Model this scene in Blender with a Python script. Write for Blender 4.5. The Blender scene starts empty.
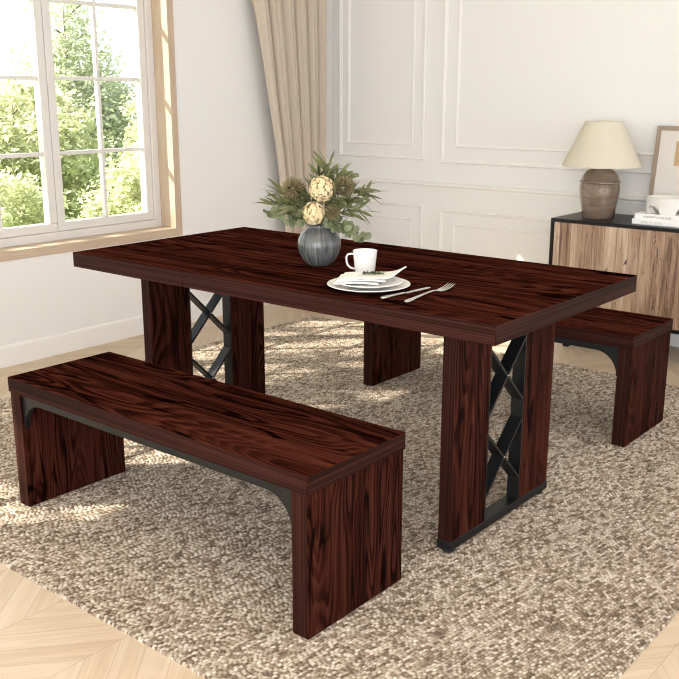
import bpy, bmesh, math, random
from mathutils import Vector, Matrix, noise
random.seed(7)
PI = math.pi
SC = bpy.context.scene
COL = SC.collection

# ------------------------------------------------------------------ camera, world, sun, exposure
cam_d = bpy.data.cameras.new('camera')
cam_d.sensor_fit = 'HORIZONTAL'
cam_d.sensor_width = 36.0
cam_d.lens = 938.35 / 679.0 * 36.0
cam_d.clip_start = 0.05
cam = bpy.data.objects.new('camera', cam_d)
COL.objects.link(cam)
cam.location = (2.0257, -2.4304, 1.3058)
cam.rotation_euler = (PI / 2 - 0.2555, 0, 0.6907)
SC.camera = cam

world = bpy.data.worlds.new('world')
SC.world = world
world.use_nodes = True
wn = world.node_tree.nodes
wn['Background'].inputs['Color'].default_value = (0.955, 0.985, 1.06, 1)
wn['Background'].inputs['Strength'].default_value = 1.06

sun_d = bpy.data.lights.new('sun', 'SUN')
sun_d.energy = 13.0
sun_d.color = (1.0, 0.93, 0.82)
sun_d.angle = math.radians(0.6)
sun = bpy.data.objects.new('sun', sun_d)
COL.objects.link(sun)
SUN_DIR = Vector((0.565, 0.548, -0.616)).normalized()
sun.rotation_euler = SUN_DIR.to_track_quat('-Z', 'Y').to_euler()
sun.location = (-6, -4, 7)

SC.view_settings.view_transform = 'Standard'
SC.view_settings.look = 'None'
SC.view_settings.gamma = 1
SC.view_settings.use_curve_mapping = False
SC.view_settings.exposure = 1.26

# daylight from the windows on the room's unseen front side
for k, (lx, ly) in enumerate(((1.7, -4.5), (3.5, -4.3))):
    ar_d = bpy.data.lights.new('front_window_daylight', 'AREA')
    ar_d.shape = 'RECTANGLE'
    ar_d.size = 1.5
    ar_d.size_y = 1.8
    ar_d.energy = 22
    ar_d.color = (0.97, 0.985, 1.0)
    ar = bpy.data.objects.new('front_window_daylight', ar_d)
    COL.objects.link(ar)
    ar.location = (lx, ly, 1.55)
    ar.rotation_euler = Vector((-0.25, 1, -0.05)).to_track_quat('-Z', 'Y').to_euler()

SC.cycles.filter_width = 1.15

FLOOR = -0.012
XW = -2.13          # left wall plane
YW = 2.52           # back wall plane
CEIL = 2.60

# ------------------------------------------------------------------ node helpers
class NT:
    def __init__(s, name):
        s.m = bpy.data.materials.new(name)
        s.m.use_nodes = True
        s.t = s.m.node_tree
        s.b = s.t.nodes['Principled BSDF']
        s.out = s.t.nodes['Material Output']
    def n(s, typ, **kw):
        nd = s.t.nodes.new(typ)
        for k, v in kw.items():
            setattr(nd, k, v)
        return nd
    def l(s, a, b):
        s.t.links.new(a, b)
    def put(s, sock, v):
        if hasattr(v, 'is_output'):
            s.l(v, sock)
        else:
            sock.default_value = v
    def math(s, op, a, b=0.0, c=None):
        nd = s.n('ShaderNodeMath', operation=op)
        s.put(nd.inputs[0], a)
        s.put(nd.inputs[1], b)
        if c is not None:
            s.put(nd.inputs[2], c)
        return nd.outputs[0]
    def coord(s, kind='Object'):
        return s.n('ShaderNodeTexCoord').outputs[kind]
    def map(s, v, loc=(0, 0, 0), rot=(0, 0, 0), scale=(1, 1, 1)):
        nd = s.n('ShaderNodeMapping')
        s.l(v, nd.inputs['Vector'])
        nd.inputs['Location'].default_value = loc
        nd.inputs['Rotation'].default_value = rot
        nd.inputs['Scale'].default_value = scale
        return nd.outputs[0]
    def noise(s, v, scale=5, detail=2, rough=0.5, dist=0.0):
        nd = s.n('ShaderNodeTexNoise')
        if v is not None:
            s.l(v, nd.inputs['Vector'])
        nd.inputs['Scale'].default_value = scale
        nd.inputs['Detail'].default_value = detail
        nd.inputs['Roughness'].default_value = rough
        nd.inputs['Distortion'].default_value = dist
        return nd.outputs['Fac']
    def voronoi(s, v, scale=1, feature='F1', rnd=1.0):
        nd = s.n('ShaderNodeTexVoronoi', feature=feature)
        s.l(v, nd.inputs['Vector'])
        nd.inputs['Scale'].default_value = scale
        nd.inputs['Randomness'].default_value = rnd
        return nd
    def ramp(s, fac, stops):
        nd = s.n('ShaderNodeValToRGB')
        el = nd.color_ramp.elements
        while len(el) < len(stops):
            el.new(0.5)
        for e, (p, c) in zip(el, stops):
            e.position = p
            e.color = (*c, 1) if len(c) == 3 else c
        s.put(nd.inputs[0], fac)
        return nd.outputs[0]
    def mix(s, fac, a, b, blend='MIX'):
        nd = s.n('ShaderNodeMix', data_type='RGBA', blend_type=blend)
        s.put(nd.inputs[0], fac)
        s.put(nd.inputs[6], a if hasattr(a, 'is_output') else (*a, 1))
        s.put(nd.inputs[7], b if hasattr(b, 'is_output') else (*b, 1))
        return nd.outputs[2]
    def bump(s, h, strength=0.3, dist=0.01):
        nd = s.n('ShaderNodeBump')
        nd.inputs['Strength'].default_value = strength
        nd.inputs['Distance'].default_value = dist
        s.l(h, nd.inputs['Height'])
        s.l(nd.outputs[0], s.b.inputs['Normal'])
        return nd
    def base(s, c):
        s.put(s.b.inputs['Base Color'], c if hasattr(c, 'is_output') else (*c, 1))
    def set(s, **kw):
        for k, v in kw.items():
            s.put(s.b.inputs[k.replace('_', ' ')], v)
        return s

def srgb(r, g, b):
    f = lambda c: (c / 255 / 12.92) if c / 255 <= 0.04045 else ((c / 255 + 0.055) / 1.055) ** 2.4
    return (f(r), f(g), f(b))

def plain(name, col, rough=0.5, var=0.06, scale=20, bump=0.0, metal=0.0, spec=0.5, bscale=None):
    m = NT(name)
    v = m.coord()
    n = m.noise(v, scale, 3, 0.6)
    c2 = tuple(x * (1 - var) for x in col)
    c1 = tuple(min(1, x * (1 + var)) for x in col)
    m.base(m.mix(n, c2, c1))
    m.set(Roughness=rough, Metallic=metal)
    m.b.inputs['Specular IOR Level'].default_value = spec
    if bump:
        m.bump(m.noise(v, bscale or scale * 4, 3, 0.6), bump, 0.004)
    return m.m

GRAIN_ROT = {'X': (0, 0, 0), 'Y': (0, 0, PI / 2), 'Z': (0, PI / 2, 0)}

def rosewood(name, axis, seed=0.0, rings=24.0, gain=1.0, warp=0.35, rough=0.42, across=4.6, spec=0.03, band=30, lw=0.42):
    m = NT(name)
    v = m.map(m.coord(), rot=GRAIN_ROT[axis])
    v = m.map(v, loc=(seed, seed * 0.7, seed * 1.3))
    A = m.noise(m.map(v, scale=(0.8, across, across)), 1.0, 2.0, 0.40, warp)
    A = m.math('ADD', A, m.math('MULTIPLY', m.noise(m.map(v, scale=(6, 70, 70)), 1.0, 2, 0.5), 0.014))
    R = m.math('FRACT', m.math('MULTIPLY', A, rings))
    # thin dark growth lines, each fading off to one side, on a red brown ground
    line = m.ramp(R, [(0.0, (0, 0, 0)), (0.16, (0.05, 0.05, 0.05)), (0.42, (0.72, 0.72, 0.72)), (0.78, (1, 1, 1)), (0.93, (0.8, 0.8, 0.8)), (1.0, (0, 0, 0))])
    soft = m.noise(m.map(v, scale=(1.3, 16, 16)), 1.0, 2, 0.5)
    line = m.math('MAXIMUM', line, m.math('MULTIPLY_ADD', soft, 2.2, -0.72))
    line = m.math('MINIMUM', line, 1.0)
    bnd = m.noise(m.map(v, scale=(0.7, band, band)), 1.0, 3, 0.6, 0.2)
    fine = m.noise(m.map(v, scale=(3, 170, 170)), 1.0, 2, 0.6)
    knot = m.noise(m.map(v, scale=(2.4, 15, 15)), 1.0, 2.5, 0.55, 1.4)
    t = m.math('ADD', m.math('MULTIPLY', line, lw), m.math('MULTIPLY_ADD', bnd, 1.0, -0.19))
    t = m.math('ADD', t, m.math('MULTIPLY', m.math('SUBTRACT', fine, 0.5), 0.50))
    dark = m.n('ShaderNodeMapRange', interpolation_type='SMOOTHSTEP')
    m.l(knot, dark.inputs[0])
    dark.inputs[1].default_value = 0.31
    dark.inputs[2].default_value = 0.38
    t2 = m.math('MULTIPLY', t, m.math('MULTIPLY_ADD', dark.outputs[0], 0.58, 0.42))
    g = gain
    col = m.ramp(t2, [(0.14, (0.0012 * g, 0.0004 * g, 0.0003 * g)), (0.34, (0.0052 * g, 0.0013 * g, 0.0009 * g)),
                      (0.50, (0.0165 * g, 0.0040 * g, 0.0024 * g)), (0.68, (0.034 * g, 0.0085 * g, 0.0051 * g)),
                      (0.9, (0.058 * g, 0.0168 * g, 0.0102 * g))])
    m.base(col)
    m.set(Roughness=rough)
    m.b.inputs['Specular IOR Level'].default_value = spec
    return m.m

def edgewood(name, axis, sc=210):
    """edge banding: fine straight lines along the edge"""
    m = NT(name)
    v = m.map(m.coord(), rot=GRAIN_ROT[axis])
    w = m.noise(m.map(v, scale=(0.35, sc, sc)), 1.0, 2, 0.6)
    w2 = m.noise(m.map(v, scale=(1.2, 30, 50)), 1.0, 2, 0.6)
    t = m.math('ADD', m.math('MULTIPLY', w, 0.7), m.math('MULTIPLY', w2, 0.3))
    m.base(m.ramp(t, [(0.36, (0.006, 0.0017, 0.0013)), (0.45, (0.0150, 0.0041, 0.0029)), (0.53, (0.029, 0.0085, 0.0060)), (0.66, (0.048, 0.0158, 0.0112))]))
    m.set(Roughness=0.5)
    m.b.inputs['Specular IOR Level'].default_value = 0.06
    return m.m

M = {}
M['top_wood'] = rosewood('rosewood_top', 'X', 2.3, 26, 1.7, 0.15, 0.5, 3.4, 0.0, 24, 0.33)
M['seat_wood'] = rosewood('rosewood_seat', 'X', 6.1, 30, 1.5, 0.3, 0.5, 4.2, 0.0, 26, 0.38)
M['panel_wood'] = rosewood('rosewood_panel', 'Z', 4.7, 34, 1.15, 0.3, 0.5, 6.6, 0.02, 40, 0.44)
M['leg_wood'] = rosewood('rosewood_leg', 'Z', 9.2, 32, 1.1, 0.3, 0.5, 6.0, 0.02, 40, 0.44)
M['edge_x'] = edgewood('rosewood_edge_long', 'X', 300)
M['edge_y'] = edgewood('rosewood_edge_short', 'Y')
M['edge_z'] = edgewood('rosewood_edge_upright', 'Z')
M['black_metal'] = plain('black_powder_coat', (0.0055, 0.006, 0.0065), 0.38, 0.1, 60, 0.03, 0, 0.30)
M['steel'] = plain('brushed_steel', (0.72, 0.70, 0.68), 0.28, 0.05, 40, 0, 1.0)
M['wall'] = plain('wall_paint', (0.760, 0.748, 0.728), 0.75, 0.012, 3, 0.02, 0, 0.3, 300)
M['trim'] = plain('trim_paint', (0.795, 0.775, 0.745), 0.55, 0.01, 3, 0, 0, 0.4)
M['ceiling'] = plain('ceiling_paint', (0.82, 0.81, 0.79), 0.8, 0.01, 3)
M['white_frame'] = plain('window_white', (0.66, 0.635, 0.605), 0.4, 0.015, 8)
M['ceramic'] = plain('white_porcelain', (0.82, 0.80, 0.765), 0.22, 0.012, 10)
M['napkin'] = plain('white_linen', (0.80, 0.775, 0.735), 0.85, 0.03, 120, 0.25, 0, 0.2, 600)

def oak_material(name, c_lo, c_hi, axis):
    m = NT(name)
    v = m.map(m.coord(), rot=GRAIN_ROT[axis])
    a = m.noise(m.map(v, scale=(3, 45, 45)), 1.0, 4, 0.65, 0.4)
    b = m.noise(m.map(v, scale=(6, 320, 320)), 1.0, 2, 0.6)
    t = m.math('ADD', m.math('MULTIPLY', a, 0.7), m.math('MULTIPLY', b, 0.3))
    m.base(m.ramp(t, [(0.3, c_lo), (0.7, c_hi)]))
    m.set(Roughness=0.5)
    m.bump(b, 0.08, 0.002)
    return m.m
M['oak_y'] = oak_material('pale_oak_long', (0.42, 0.31, 0.215), (0.57, 0.45, 0.34), 'Y')
M['oak_z'] = oak_material('pale_oak_upright', (0.42, 0.31, 0.215), (0.57, 0.45, 0.34), 'Z')
M['frame_oak'] = oak_material('picture_frame_oak', (0.24, 0.175, 0.125), (0.36, 0.275, 0.20), 'Z')

def floor_material():
    m = NT('chevron_oak_floor')
    uv = m.coord('UV')
    at = m.n('ShaderNodeAttribute', attribute_name='plank')
    sep = m.n('ShaderNodeSeparateColor')
    m.l(at.outputs['Color'], sep.inputs[0])
    off = m.n('ShaderNodeCombineXYZ')
    m.l(m.math('MULTIPLY', sep.outputs[0], 37.0), off.inputs[0])
    m.l(m.math('MULTIPLY', sep.outputs[1], 23.0), off.inputs[1])
    va = m.n('ShaderNodeVectorMath', operation='ADD')
    m.l(uv, va.inputs[0])
    m.l(off.outputs[0], va.inputs[1])
    a = m.noise(m.map(va.outputs[0], scale=(3.0, 40, 1)), 1.0, 4, 0.62, 0.5)
    b = m.noise(m.map(va.outputs[0], scale=(7, 260, 1)), 1.0, 2, 0.6)
    t = m.math('ADD', m.math('MULTIPLY', a, 0.62), m.math('MULTIPLY', b, 0.22))
    t = m.math('ADD', t, m.math('MULTIPLY_ADD', sep.outputs[2], 0.16, 0.05))
    c = m.ramp(t, [(0.22, (0.40, 0.275, 0.17)), (0.5, (0.525, 0.405, 0.285)), (0.62, (0.585, 0.465, 0.34)), (0.85, (0.645, 0.535, 0.415))])
    # narrow joint along both long edges of every plank (uv.y holds metres from the plank's centre line / half width in attribute alpha)
    sx = m.n('ShaderNodeSeparateXYZ')
    at2 = m.n('ShaderNodeAttribute', attribute_name='joint')
    sj = m.n('ShaderNodeSeparateColor')
    m.l(at2.outputs['Color'], sj.inputs[0])
    e1 = m.math('ABSOLUTE', m.math('SUBTRACT', sj.outputs[0], 0.5))
    e2 = m.math('ABSOLUTE', m.math('SUBTRACT', sj.outputs[1], 0.5))
    e = m.math('MAXIMUM', m.math('GREATER_THAN', e1, 0.487), m.math('GREATER_THAN', e2, 0.4955))
    c = m.mix(m.math('MULTIPLY', e, 0.45), c, (0.27, 0.18, 0.11))
    m.base(c)
    m.set(Roughness=0.38)
    m.b.inputs['Specular IOR Level'].default_value = 0.4
    m.bump(m.math('SUBTRACT', b, e), 0.06, 0.002)
    return m.m
M['floor'] = floor_material()

def rug_material():
    m = NT('woven_rug_yarn')
    v = m.coord()
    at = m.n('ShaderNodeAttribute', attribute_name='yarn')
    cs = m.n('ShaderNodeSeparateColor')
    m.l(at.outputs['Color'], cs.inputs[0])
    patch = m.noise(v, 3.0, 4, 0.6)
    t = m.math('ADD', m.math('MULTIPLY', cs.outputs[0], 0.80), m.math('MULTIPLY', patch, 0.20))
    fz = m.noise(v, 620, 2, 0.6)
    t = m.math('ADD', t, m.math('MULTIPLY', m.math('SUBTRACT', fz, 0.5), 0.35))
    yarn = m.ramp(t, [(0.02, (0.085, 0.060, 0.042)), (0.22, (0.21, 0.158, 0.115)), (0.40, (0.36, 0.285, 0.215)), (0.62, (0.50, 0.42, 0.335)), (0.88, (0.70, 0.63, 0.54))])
    m.base(yarn)
    m.set(Roughness=0.95)
    m.b.inputs['Specular IOR Level'].default_value = 0.05
    m.bump(fz, 0.5, 0.003)
    return m.m
M['rug'] = rug_material()

def door_wood():
    m = NT('weathered_plank_wood')
    v = m.coord()
    sep = m.n('ShaderNodeSeparateXYZ')
    m.l(v, sep.inputs[0])
    wob = m.math('MULTIPLY', m.math('SUBTRACT', m.noise(m.map(v, scale=(1, 1, 0.6)), 3, 2), 0.5), 0.02)
    px = m.math('DIVIDE', m.math('ADD', sep.outputs[0], wob), 0.062)
    wnz = m.n('ShaderNodeTexWhiteNoise', noise_dimensions='1D')
    m.l(m.math('FLOOR', px), wnz.inputs['W'])
    fr = m.math('ABSOLUTE', m.math('SUBTRACT', m.math('FRACT', px), 0.5))
    vv = m.map(v, rot=(0, PI / 2, 0))
    a = m.noise(m.map(vv, scale=(2.4, 34, 34)), 1.0, 5, 0.62, 0.9)
    b = m.noise(m.map(vv, scale=(5, 190, 190)), 1.0, 3, 0.65)
    k = m.noise(m.map(vv, scale=(16, 52, 52)), 1.0, 2, 0.5, 0.8)
    t = m.math('ADD', m.math('MULTIPLY', a, 0.6), m.math('MULTIPLY', b, 0.25))
    t = m.math('ADD', t, m.math('MULTIPLY', wnz.outputs[0], 0.22))
    c = m.ramp(t, [(0.36, (0.10, 0.050, 0.030)), (0.47, (0.29, 0.175, 0.110)), (0.57, (0.45, 0.315, 0.215)), (0.72, (0.62, 0.48, 0.36))])
    kr = m.ramp(k, [(0.30, (1, 1, 1)), (0.36, (0, 0, 0))])
    c = m.mix(m.math('MULTIPLY', kr, 0.85), c, (0.03, 0.016, 0.010))
    c = m.mix(m.math('MULTIPLY', m.math('GREATER_THAN', fr, 0.482), 0.6), c, (0.07, 0.038, 0.022))
    m.base(c)
    m.set(Roughness=0.6)
    m.bump(t, 0.25, 0.003)
    return m.m
M['door_wood'] = door_wood()

def vase_mat():
    m = NT('streaked_grey_glaze')
    v = m.coord()
    sep = m.n('ShaderNodeSeparateXYZ')
    m.l(v, sep.inputs[0])
    ang = m.math('ARCTAN2', sep.outputs[1], sep.outputs[0])
    cb = m.n('ShaderNodeCombineXYZ')
    m.l(m.math('MULTIPLY', ang, 3.4), cb.inputs[0])
    m.l(m.math('MULTIPLY', sep.outputs[2], 3.5), cb.inputs[2])
    a = m.noise(cb.outputs[0], 2.6, 5, 0.65, 0.3)
    m.base(m.ramp(a, [(0.3, (0.030, 0.030, 0.028)), (0.46, (0.078, 0.080, 0.079)), (0.60, (0.130, 0.135, 0.135)), (0.78, (0.29, 0.26, 0.215))]))
    m.set(Roughness=0.22)
    m.bump(a, 0.15, 0.004)
    return m.m
M['vase'] = vase_mat()

def lamp_ceramic():
    m = NT('brown_glazed_stoneware')
    v = m.coord()
    a = m.noise(m.map(v, scale=(4, 4, 24)), 1.6, 4, 0.6, 0.6)
    m.base(m.ramp(a, [(0.3, (0.145, 0.098, 0.070)), (0.55, (0.215, 0.155, 0.115)), (0.75, (0.30, 0.23, 0.175))]))
    m.set(Roughness=0.10)
    m.b.inputs['Coat Weight'].default_value = 1.0
    m.b.inputs['Coat Roughness'].default_value = 0.04
    return m.m
M['lamp_ceramic'] = lamp_ceramic()

def cloth_mat(name, col, trans=0.3, weave=900):
    m = NT(name)
    v = m.coord()
    w1 = m.noise(m.map(v, scale=(1, 1, 0.12)), weave, 2)
    w2 = m.noise(m.map(v, scale=(0.12, 0.12, 1)), weave, 2)
    t = m.math('MULTIPLY', m.math('ADD', w1, w2), 0.5)
    c = m.mix(t, tuple(x * 0.86 for x in col), tuple(min(1, x * 1.1) for x in col))
    m.base(c)
    m.set(Roughness=0.9)
    m.b.inputs['Specular IOR Level'].default_value = 0.1
    tr = m.n('ShaderNodeBsdfTranslucent')
    m.l(c, tr.inputs['Color'])
    mx = m.n('ShaderNodeMixShader')
    mx.inputs[0].default_value = trans
    m.l(m.b.outputs[0], mx.inputs[1])
    m.l(tr.outputs[0], mx.inputs[2])
    m.l(mx.outputs[0], m.out.inputs['Surface'])
    return m.m
M['curtain'] = cloth_mat('beige_linen_curtain', (0.60, 0.515, 0.42), 0.15, 500)
M['shade'] = cloth_mat('cream_lampshade_linen', (0.83, 0.77, 0.64), 0.30, 900)

def leaf_mat(name, lo, hi, trans=0.3, rough=0.45, scale=30):
    m = NT(name)
    n = m.noise(m.coord(), scale, 2, 0.6)
    c = m.mix(n, lo, hi)
    m.base(c)
    m.set(Roughness=rough)
    m.b.inputs['Specular IOR Level'].default_value = 0.3
    tr = m.n('ShaderNodeBsdfTranslucent')
    m.l(c, tr.inputs['Color'])
    mx = m.n('ShaderNodeMixShader')
    mx.inputs[0].default_value = trans
    m.l(m.b.outputs[0], mx.inputs[1])
    m.l(tr.outputs[0], mx.inputs[2])
    m.l(mx.outputs[0], m.out.inputs['Surface'])
    return m.m
M['olive_leaf'] = leaf_mat('dark_lance_leaf', (0.022, 0.034, 0.012), (0.255, 0.270, 0.120), 0.22, 0.4, 45)
M['euca_leaf'] = leaf_mat('eucalyptus_leaf', (0.085, 0.110, 0.050), (0.32, 0.345, 0.20), 0.22, 0.45, 35)
M['stem'] = plain('green_brown_stem', (0.075, 0.075, 0.03), 0.6)
M['cream_petal'] = leaf_mat('cream_petal', (0.70, 0.55, 0.30), (0.88, 0.79, 0.56), 0.25, 0.7, 60)
M['bloom_core'] = plain('bloom_core', (0.30, 0.225, 0.095), 0.8)
M['fuzzy'] = leaf_mat('olive_brown_floret', (0.19, 0.155, 0.075), (0.42, 0.36, 0.21), 0.35, 0.8, 90)
M['tree_leaf'] = leaf_mat('garden_leaf', (0.27, 0.30, 0.14), (0.72, 0.73, 0.47), 0.5, 0.5, 1.6)
M['tree_leaf_dark'] = leaf_mat('conifer_leaf', (0.25, 0.30, 0.18), (0.66, 0.69, 0.48), 0.5, 0.5, 1.6)
M['bark'] = plain('tree_bark', (0.12, 0.085, 0.055), 0.9, 0.3, 8, 0.5)
M['lawn'] = plain('lawn_grass', (0.20, 0.32, 0.09), 0.9, 0.3, 6, 0.4)
M['book'] = plain('white_book_cloth', (0.82, 0.815, 0.80), 0.5, 0.01, 10)
M['page'] = plain('book_pages', (0.74, 0.70, 0.62), 0.8, 0.04, 200)
M['ink'] = plain('dark_ink', (0.10, 0.095, 0.09), 0.6)
M['ink_pale'] = plain('pale_ink', (0.45, 0.44, 0.42), 0.6)
M['stone'] = plain('travertine_white', (0.74, 0.715, 0.665), 0.7, 0.07, 18, 0.35, 0, 0.3, 60)
M['mat'] = plain('picture_paper', (0.66, 0.62, 0.57), 0.8, 0.05, 14, 0.25, 0, 0.2, 40)
M['art_tan'] = plain('tan_paper_block', (0.48, 0.33, 0.19), 0.8, 0.08, 30)
M['rubber'] = plain('black_rubber', (0.012, 0.012, 0.012), 0.7)

def glass_mat():
    m = NT('window_glass')
    tr = m.n('ShaderNodeBsdfTransparent')
    tr.inputs['Color'].default_value = (0.97, 0.98, 0.97, 1)
    gl = m.n('ShaderNodeBsdfGlossy')
    gl.inputs['Roughness'].default_value = 0.02
    fr = m.n('ShaderNodeFresnel')
    fr.inputs['IOR'].default_value = 1.45
    mx = m.n('ShaderNodeMixShader')
    m.l(m.math('MULTIPLY', fr.outputs[0], 0.6), mx.inputs[0])
    m.l(tr.outputs[0], mx.inputs[1])
    m.l(gl.outputs[0], mx.inputs[2])
    m.l(mx.outputs[0], m.out.inputs['Surface'])
    return m.m
M['glass'] = glass_mat()

# ------------------------------------------------------------------ mesh helpers
def link(name, bm, mats, parent=None, smooth=False, loc=None, autosmooth=None):
    me = bpy.data.meshes.new(name)
    bmesh.ops.recalc_face_normals(bm, faces=bm.faces[:]) if autosmooth != 'keep' else None
    bm.to_mesh(me)
    bm.free()
    if not isinstance(mats, (list, tuple)):
        mats = [mats]
    for m in mats:
        me.materials.append(m)
    if smooth:
        for p in me.polygons:
            p.use_smooth = True
    o = bpy.data.objects.new(name, me)
    COL.objects.link(o)
    if parent is not None:
        o.parent = parent
    if loc is not None:
        o.location = loc
    if smooth == 'angle':
        me.set_sharp_from_angle(angle=math.radians(38))
    return o

def thing(name, label, cat, loc=(0, 0, 0), rotz=0, group=None):
    o = bpy.data.objects.new(name, None)
    o.empty_display_size = 0.1
    COL.objects.link(o)
    o.location = loc
    o.rotation_euler = (0, 0, rotz)
    return tag(o, label, cat, group)

def tag(o, label, cat, group=None):
    o['label'] = label
    o['category'] = cat
    if group:
        o['group'] = group
    return o

def struct(o):
    o['kind'] = 'structure'
    return o

def new():
    return bmesh.new()

def add_box(bm, x0, x1, y0, y1, z0, z1, bev=0.0, mi=0, side=None):
    """box; side = dict of material indices by face normal ('x','y','z')"""
    vs = [bm.verts.new((x, y, z)) for x in (x0, x1) for y in (y0, y1) for z in (z0, z1)]
    idx = [(0, 1, 3, 2, 'x'), (4, 6, 7, 5, 'x'), (0, 4, 5, 1, 'y'), (2, 3, 7, 6, 'y'), (0, 2, 6, 4, 'z'), (1, 5, 7, 3, 'z')]
    fs = []
    for a, b, c, d, ax in idx:
        f = bm.faces.new((vs[a], vs[b], vs[c], vs[d]))
        f.material_index = side[ax] if side else mi
        fs.append(f)
    if bev > 0:
        es = list({e for f in fs for e in f.edges})
        bmesh.ops.bevel(bm, geom=es, offset=bev, offset_type='OFFSET', segments=2, profile=0.5, affect='EDGES', clamp_overlap=True)
    return vs

def add_prism(bm, pts, axis, a0, a1, mi=0):
    """polygon pts (2D) extruded along axis"""
    def P(p, a):
        if axis == 'y':
            return (p[0], a, p[1])
        if axis == 'x':
            return (a, p[0], p[1])
        return (p[0], p[1], a)
    A = [bm.verts.new(P(p, a0)) for p in pts]
    B = [bm.verts.new(P(p, a1)) for p in pts]
    n = len(pts)
    fs = [bm.faces.new(A), bm.faces.new(B[::-1])]
    for i in range(n):
        fs.append(bm.faces.new((A[i], B[i], B[(i + 1) % n], A[(i + 1) % n])))
    for f in fs:
        f.material_index = mi

def add_lathe(bm, prof, seg=48, cx=0, cy=0, cap0=False, cap1=False, mi=0):
    rings = []
    for r, z in prof:
        rings.append([bm.verts.new((cx + r * math.cos(2 * PI * k / seg), cy + r * math.sin(2 * PI * k / seg), z)) for k in range(seg)])
    for a, b in zip(rings, rings[1:]):
        for k in range(seg):
            f = bm.faces.new((a[k], a[(k + 1) % seg], b[(k + 1) % seg], b[k]))
            f.material_index = mi
    if cap0:
        bm.faces.new(rings[0][::-1]).material_index = mi
    if cap1:
        bm.faces.new(rings[-1]).material_index = mi

def add_tube(bm, pts, rad, seg=8, mi=0, cap=True):
    pts = [Vector(p) for p in pts]
    n = len(pts)
    rads = rad if isinstance(rad, (list, tuple)) else [rad] * n
    rings = []
    up = None
    for i, p in enumerate(pts):
        t = (pts[min(i + 1, n - 1)] - pts[max(i - 1, 0)]).normalized()
        if up is None:
            up = Vector((0, 0, 1)) if abs(t.z) < 0.9 else Vector((1, 0, 0))
        a = t.cross(up).normalized()
        b = a.cross(t).normalized()
        up = b
        rings.append([bm.verts.new(p + rads[i] * (math.cos(2 * PI * k / seg) * a + math.sin(2 * PI * k / seg) * b)) for k in range(seg)])
    for a, b in zip(rings, rings[1:]):
        for k in range(seg):
            bm.faces.new((a[k], a[(k + 1) % seg], b[(k + 1) % seg], b[k])).material_index = mi
    if cap:
        bm.faces.new(rings[0][::-1]).material_index = mi
        bm.faces.new(rings[-1]).material_index = mi

# ------------------------------------------------------------------ the room
XR, YF = 4.6, -4.6     # how far floor and ceiling run

# chevron floor: one mesh, a face per plank
def make_floor():
    bm = new()
    uvl = bm.loops.layers.uv.new('UVMap')
    cl = bm.loops.layers.float_color.new('plank')
    jl = bm.loops.layers.float_color.new('joint')
    cw = 0.27
    ang = math.radians(50)
    rise = cw * math.tan(ang)
    pitch = 0.108
    rnd = random.Random(3)
    k0 = int(math.floor((XW - 0.01) / cw)) - 1
    k1 = int(math.ceil((XR - 0.01) / cw)) + 1
    for k in range(k0, k1):
        xa = 0.01 + k * cw
        xb = xa + cw
        up = 1 if k % 2 == 0 else -1
        s = 1 / math.cos(ang)
        y = YF - 1.0
        while y < YW + 1.0:
            ya, yb = (y, y + rise) if up > 0 else (y + rise, y)
            q = [(xa, ya), (xb, yb), (xb, yb + pitch), (xa, ya + pitch)]
            f = bm.faces.new([bm.verts.new((px, py, FLOOR)) for px, py in q])
            r = (rnd.random(), rnd.random(), rnd.random(), 1)
            W = pitch * math.cos(ang)
            for lp, uv, jt in zip(f.loops, [(0, 0), (cw * s, 0), (cw * s, W), (0, W)], [(0, 0), (0, 1), (1, 1), (1, 0)]):
                lp[uvl].uv = uv
                lp[cl] = r
                lp[jl] = (jt[0], jt[1], 0, 1)
            y += pitch
    for co, no in (((XW, 0, 0), (-1, 0, 0)), ((XR, 0, 0), (1, 0, 0)), ((0, YF, 0), (0, -1, 0)), ((0, YW, 0), (0, 1, 0))):
        bmesh.ops.bisect_plane(bm, geom=bm.verts[:] + bm.edges[:] + bm.faces[:], plane_co=co, plane_no=no, clear_outer=True)
    # slab under the planks
    o = link('floor', bm, M['floor'], autosmooth='keep')
    return struct(o)
make_floor()

b = new(); add_box(b, XW - 0.2, XR, YF, YW + 0.2, CEIL, CEIL + 0.12)
struct(link('ceiling', b, M['ceiling']))

WY0, WY1, WZ0, WZ1 = -2.84, 1.118, 0.562, 2.245      # opening in the left wall
CA = 0.046                                          # oak lining
b = new()
o0, o1, q0, q1 = WY0 - CA, WY1 + CA, WZ0 - CA, WZ1 + CA
add_box(b, XW - 0.2, XW, YF, o0, FLOOR - 0.3, CEIL)
add_box(b, XW - 0.2, XW, o1, YW + 0.2, FLOOR - 0.3, CEIL)
add_box(b, XW - 0.2, XW, o0, o1, FLOOR - 0.3, q0)
add_box(b, XW - 0.2, XW, o0, o1, q1, CEIL)
struct(link('wall_left', b, M['wall']))
b = new(); add_box(b, XW, XR, YW, YW + 0.2, FLOOR - 0.3, CEIL)
struct(link('wall_back', b, M['wall']))

b = new()
add_prism(b, [(XW, FLOOR), (XW + 0.008, FLOOR), (XW + 0.008, 0.085), (XW + 0.005, 0.095), (XW, 0.098)], 'y', YF, YW)
struct(link('baseboard_left', b, M['trim']))
b = new()
add_prism(b, [(YW, FLOOR), (YW - 0.016, FLOOR), (YW - 0.016, 0.078), (YW - 0.008, 0.096), (YW, 0.1)], 'x', XW + 0.014, XR)
struct(link('baseboard_back', b, M['trim']))

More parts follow.
